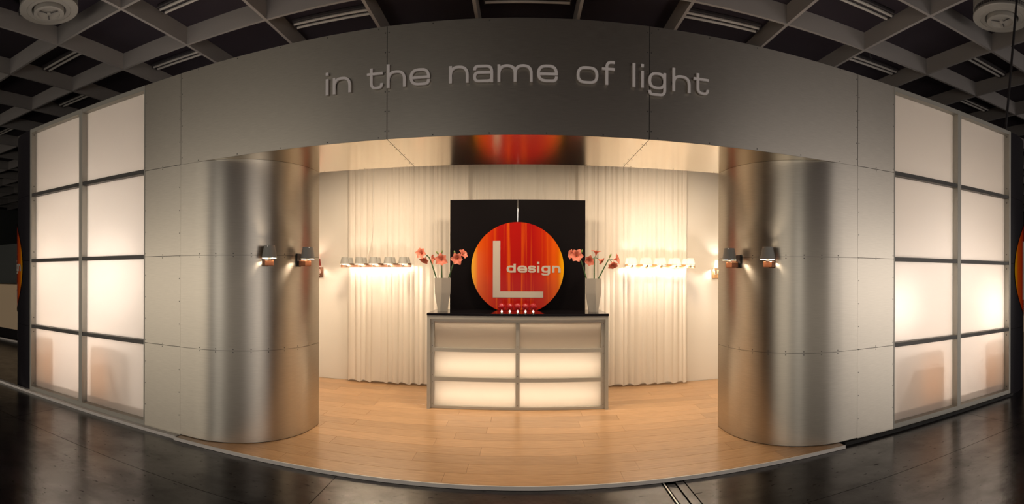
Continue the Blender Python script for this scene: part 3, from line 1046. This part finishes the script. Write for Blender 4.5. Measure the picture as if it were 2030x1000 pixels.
def blossom(root, c, d, size, spread, rnd):
    """six-petalled trumpet at c opening towards d."""
    d = Vector(d).normalized()
    a = d.orthogonal().normalized(); b = d.cross(a)
    thr = MB()
    ln = size * .95
    prof = [(.004, -ln), (.007, -ln * .7), (.013, -ln * .38), (.020, -ln * .15)]
    ring_n = 8
    vs, fs = [], []
    for r, h in prof:
        vs += [c + d * h + (a * cos(2 * pi * k / ring_n) + b * sin(2 * pi * k / ring_n)) * r * size / .055 for k in range(ring_n)]
    for q in range(3):
        for k in range(ring_n):
            j = (k + 1) % ring_n
            fs.append((q * ring_n + k, q * ring_n + j, q * ring_n + ring_n + j, q * ring_n + ring_n + k))
    tb = thr.add(vs, fs).build('blossom', M['petal'], root, smooth=True)
    rot = rnd.uniform(0, 1)
    for k in range(6):
        an = rot + k * pi / 3 + rnd.uniform(-.08, .08)
        o = a * cos(an) + b * sin(an)
        tt = d.cross(o)
        inner = k % 2
        sp = spread * (1.0 if inner else .9) * rnd.uniform(.92, 1.1)
        n, m_ = 6, 4
        vs, fs = [], []
        for i in range(n + 1):
            u = i / n
            r = size * (.20 + sp * u ** 1.3 * .98)
            h = size * (-.42 + .80 * u - .42 * u ** 3 * sp + .015 * inner)
            w = size * (.16 + .62 * sin(pi * min(1, u * .86 + .07)) ** .8) * (1 - max(0, u - .8) * 2.6)
            for j in range(m_ + 1):
                q = j / m_ - .5
                ruf = .035 * size * sin(u * 7 + j * 2.1 + k) * u
                p = c + d * (h + abs(q) * size * .22 * (1 - u * .3) + ruf) + o * (r - abs(q) ** 2 * size * .3) + tt * (q * w * 1.25)
                vs.append(p)
        for i in range(n):
            for j in range(m_):
                e = i * (m_ + 1) + j
                fs.append((e, e + 1, e + m_ + 2, e + m_ + 1))
        MB().add(vs, fs).build('petal', M['petal'], tb, smooth=True)
    st = MB()
    for k in range(3):
        an = k * 2.1
        q = c + d * size * .35 + (a * cos(an) + b * sin(an)) * size * .12
        st.tube([c - d * size * .3, q], .0012, 4)
    st.build('stamens', M['bud'], tb)

def bud(root, p, d, ln):
    d = Vector(d).normalized()
    MB().tube([p, p + d * ln * .25, p + d * ln * .6, p + d * ln * .85, p + d * ln], [.004, .009, .010, .006, .001], 8).build('bud', M['bud'], root, smooth=True)

def amaryllis(label, stem_px, foot, blooms, buds, Y, seed):
    rnd = random.Random(seed)
    path = [Vector(foot)] + [wp(u, v, Y) for u, v in stem_px]
    t = thing('amaryllis', label, 'flower', foot, 'amaryllis stems')
    pts = []
    for i in range(len(path) - 1):
        for k in range(4):
            pts.append(path[i].lerp(path[i + 1], k / 4))
    pts.append(path[-1])
    MB().tube(pts, [.0085 - .002 * i / len(pts) for i in range(len(pts))], 8).build('stem', M['stem'], t, smooth=True)
    tip = path[-1]
    for u, v, dy, d, sz, sp in blooms:
        c = wp(u, v, Y + dy)
        dn = Vector(d).normalized()
        back = c - dn * sz * .9
        MB().tube([tip, tip.lerp(back, .5) + Vector((0, 0, .006)), back], [.004, .0035, .0045], 6).build('flower_stalk', M['stem'], t, smooth=True)
        blossom(t, c, d, sz, sp, rnd)
    for u, v, d, ln in buds:
        p = wp(u, v, Y)
        MB().tube([tip, p], .003, 6).build('bud_stalk', M['stem'], t)
        bud(t, p, d, ln)
zf = 1.082 + .03
amaryllis('amaryllis leaning left with two salmon blossoms, in the left vase', [(864.5, 551), (856, 524), (851, 512), (846, 507)], (VL - .01, YV, zf),
          [(834, 503, -.05, (-.25, -1, .15), .060, 1.0), (841, 517, -.02, (-.25, -.7, -.75), .054, .95)], [], YV, 1)
amaryllis('upright amaryllis with a large front blossom, in the middle of the left vase', [(876, 551), (875, 530), (874.5, 515)], (VL, YV + .005, zf),
          [(874.5, 516, -.09, (.05, -1, -.05), .064, 1.05), (858, 514, -.02, (-.95, -.5, .0), .056, .9)],
          [(869, 505, (-.6, 0, .75), .045), (875, 504, (.25, 0, 1), .045)], YV, 2)
amaryllis('amaryllis leaning right over the black board with two salmon blossoms, in the left vase', [(890, 551), (895, 535), (900, 520), (903, 512)], (VL + .012, YV, zf),
          [(906, 514, -.06, (.05, -1, -.12), .062, 1.05), (919, 504, -.02, (.75, -.55, .45), .058, .95)],
          [(902, 505, (-.25, 0, 1), .045)], YV, 3)
amaryllis('amaryllis leaning left over the black board with a big open blossom, in the right vase', [(1162, 551), (1155, 527), (1150, 512)], (VR - .012, YV, zf),
          [(1143, 507, -.07, (-.05, -1, .0), .066, 1.05), (1132, 504, -.02, (-.85, -.5, .15), .058, .95)],
          [(1152, 502, (.3, 0, 1), .045)], YV, 4)
amaryllis('upright amaryllis with three trumpet blossoms facing apart, in the middle of the right vase', [(1178, 551), (1178, 528), (1178.5, 511)], (VR, YV + .005, zf),
          [(1169, 517, -.05, (-.45, -.9, -.25), .060, .9), (1182, 498.5, 0, (.12, -.1, 1), .058, .9), (1192, 518, -.01, (.65, -.35, -.55), .052, .75)], [], YV, 5)
amaryllis('amaryllis leaning far right with a green bud and two blossoms, in the right vase', [(1187, 551), (1197, 532), (1206, 515)], (VR + .012, YV, zf),
          [(1224, 513, -.02, (.85, -.45, .25), .060, .95), (1215, 526, -.04, (.15, -.6, -.75), .060, .95)],
          [(1208, 511, (.45, 0, 1), .055)], YV, 6)

# ------------------------------------------------------------------ ceiling: round ventilators, twin-tube fittings, cable, hook
def ventilator(x, y, label):
    z = ZC + .005
    t = thing('ceiling_ventilator', label, 'ventilator', (x, y, z), 'round ceiling ventilators')
    c = (x, y, z)
    MB().lathe([(.001, .262), (.395, .262), (.395, .095), (.392, .095)], 48, c).build('drum', M['vent'], t, smooth='auto')
    MB().lathe([(.392, .095), (.380, .092), (.380, .048), (.392, .045)], 48, c).build('groove', M['vent_dark'], t, smooth='auto')
    rib = MB()
    for k in range(72):
        a = 2 * pi * k / 72
        p, q = Vector((cos(a), sin(a), 0)), Vector((-sin(a), cos(a), 0))
        b0 = Vector(c) + p * .381
        rib.add([b0 - q * .004 + Vector((0, 0, .047)), b0 + q * .004 + Vector((0, 0, .047)), b0 + q * .004 + p * .006 + Vector((0, 0, .047)),
                 b0 - q * .004 + Vector((0, 0, .093)), b0 + q * .004 + Vector((0, 0, .093)), b0 + q * .004 + p * .006 + Vector((0, 0, .093))],
                [(0, 1, 4, 3), (1, 2, 5, 4), (2, 0, 3, 5)])
    tag(rib.build('groove_ribs', M['vent'], t), kind='stuff')
    MB().lathe([(.392, .045), (.398, .036), (.398, .010), (.386, 0), (.300, -.004), (.298, .002), (.292, -.004), (.235, -.002), (.215, .050)], 48, c).build('face_ring', M['vent'], t, smooth='auto')
    MB().lathe([(.235, .052), (.001, .054)], 32, c).build('recess', M['vent_dark'], t)
    cup = MB().lathe([(.205, .05), (.205, -.045), (.196, -.05), (.155, -.05), (.150, -.030), (.001, -.018)], 40, c).build('cup', M['vent'], t, smooth='auto')
    MB().lathe([(.001, -.05), (.030, -.048), (.034, -.030), (.034, -.018)], 16, c).build('hub', M['vent'], cup, smooth='auto')
    for k in range(3):
        a = k * 2 * pi / 3 + .4
        MB().tube([(x + .03 * cos(a), y + .03 * sin(a), z - .040), (x + .155 * cos(a), y + .155 * sin(a), z - .040)], .006, 6).build('spoke', M['vent_dark'], cup)
ventilator(-5.47, 3.86 + .14, 'round grey ceiling ventilator in a coffer at the top left corner')
ventilator(5.68, 4.0, 'round grey ceiling ventilator in a coffer at the top right corner')

nth = ['', 'first', 'second', 'third', 'fourth', 'fifth', 'sixth', 'seventh', 'eighth']
ordn = {0: 'nearest', 1: 'second nearest', 2: 'third nearest', 3: 'fourth nearest', 4: 'farthest'}
def fitting():
    t = thing('fluorescent_fitting', 'x', 'light', (0, 0, 0))
    MB().box(-.60, .60, -.10, .10, .035, .07).build('housing', M['fixture'], t)
    for yy in (-.055, .055):
        MB().tube([(-.585, yy, .015), (.585, yy, .015)], .019, 8).build('tube', M['tube'], t, smooth='auto')
    for xx in (-.59, .59):
        MB().box(xx - .008, xx + .008, -.08, .08, -.004, .035).build('end_cap', M['fixture'], t)
    return t
f0 = fitting(); used = False
for row in range(-1, 4):
    yc = Y00 + (row + .5) * SY
    for i in range(-8, 9):
        if (i + row) % 2 == 0: continue
        x = X00 + i * SX
        th = math.atan2(x - CX, yc)
        v = V0 - F * (ZC + .2 - EYE) / sqrt((x - CX) ** 2 + yc * yc)
        u = U0 + F * th
        topv = V0 - 511 * cos(th)
        if not (-40 < u < 2070 and -25 < v < topv + 12):
            continue
        o = copy_tree(f0) if used else f0
        used = True
        o.location = (x, yc, ZC + .19)
        side = 'left' if i < 0 else 'right'
        tag(o, f'unlit twin-tube ceiling light, {ordn[row + 1]} row, {nth[abs(i)]} coffer {side} of the middle' if i else f'unlit twin-tube ceiling light, {ordn[row + 1]} row, middle coffer', 'light', 'fluorescent fittings in the coffers')

o = MB().tube([(5.23, 3.62, TOP), (5.30, 3.60, 4.0), (5.42, 3.58, ZC + .02)], .016, 8).build('hanging_cable', M['cable'], at=(5.23, 3.62, TOP))
tag(o, 'black cable running from the ceiling down to the right corner of the stand', 'cable')
xh_, yh_ = CX + 8.0 * sin(.6918), 8.0 * cos(.6918)
o = MB().tube([(xh_, yh_, ZC + .27), (xh_, yh_, ZC - .02), (xh_ + .02, yh_, ZC - .06), (xh_ + .05, yh_, ZC - .05)], .012, 8).build('ceiling_hook', M['cable'], at=(xh_, yh_, ZC))
tag(o, 'small black hook hanging from the ceiling grid above the right of the fascia', 'hook')

# ------------------------------------------------------------------ neighbouring stands at the picture's edges
nb = thing('neighbour_counter', 'beige fronted bar counter of the next stand at the far left edge', 'counter', (-10.2, 6.2, 0))
MB().box(-11.6, -8.2, 6.0, 6.6, .25, 1.22).build('front_panel', M['beige'], nb)
MB().box(-11.65, -8.15, 5.96, 6.64, 1.22, 1.26).build('top', M['beige'], nb)
MB().box(-11.5, -8.3, 6.08, 6.5, 0, .25).build('plinth', M['black'], nb)
MB().box(-11.6, -8.2, 5.9, 5.94, 0, .03).build('foot_strip', M['strip'], nb)
o = MB().box(-13.5, -9.2, 7.6, 7.7, 0, 2.35).build('neighbour_wall', M['dark_wall'], at=(-11.3, 7.65, 0))
tag(o, 'plain dark grey partition wall behind the beige bar at the far left', 'wall')
for i, (bx, bh) in enumerate(((-9.62, .26), (-9.78, .20), (-9.50, .22), (-9.35, .30))):
    b = thing('bottle', ('dark bottle of middling height', 'shortest dark bottle', 'squat dark bottle', 'tallest dark bottle')[i] + ' on the beige bar at the far left edge', 'bottle', (bx, 6.3, 1.26), 'bottles on the beige bar')
    MB().lathe([(.001, 0), (.035, 0), (.036, bh * .6), (.013, bh * .75), (.013, bh), (.001, bh)], 12, (bx, 6.3, 1.26)).build('body', M['glass_dark'], b, smooth='auto')
    MB().lathe([(.001, bh), (.015, bh), (.015, bh + .02), (.001, bh + .02)], 10, (bx, 6.3, 1.26)).build('cap', M['oak'], b)
o = MB().box(9.2, 12.5, 7.4, 7.5, 0, 2.4).build('neighbour_wall', M['beige'], at=(10.8, 7.45, 0))
tag(o, 'plain beige partition wall beyond the black rounded end at the far right', 'wall')
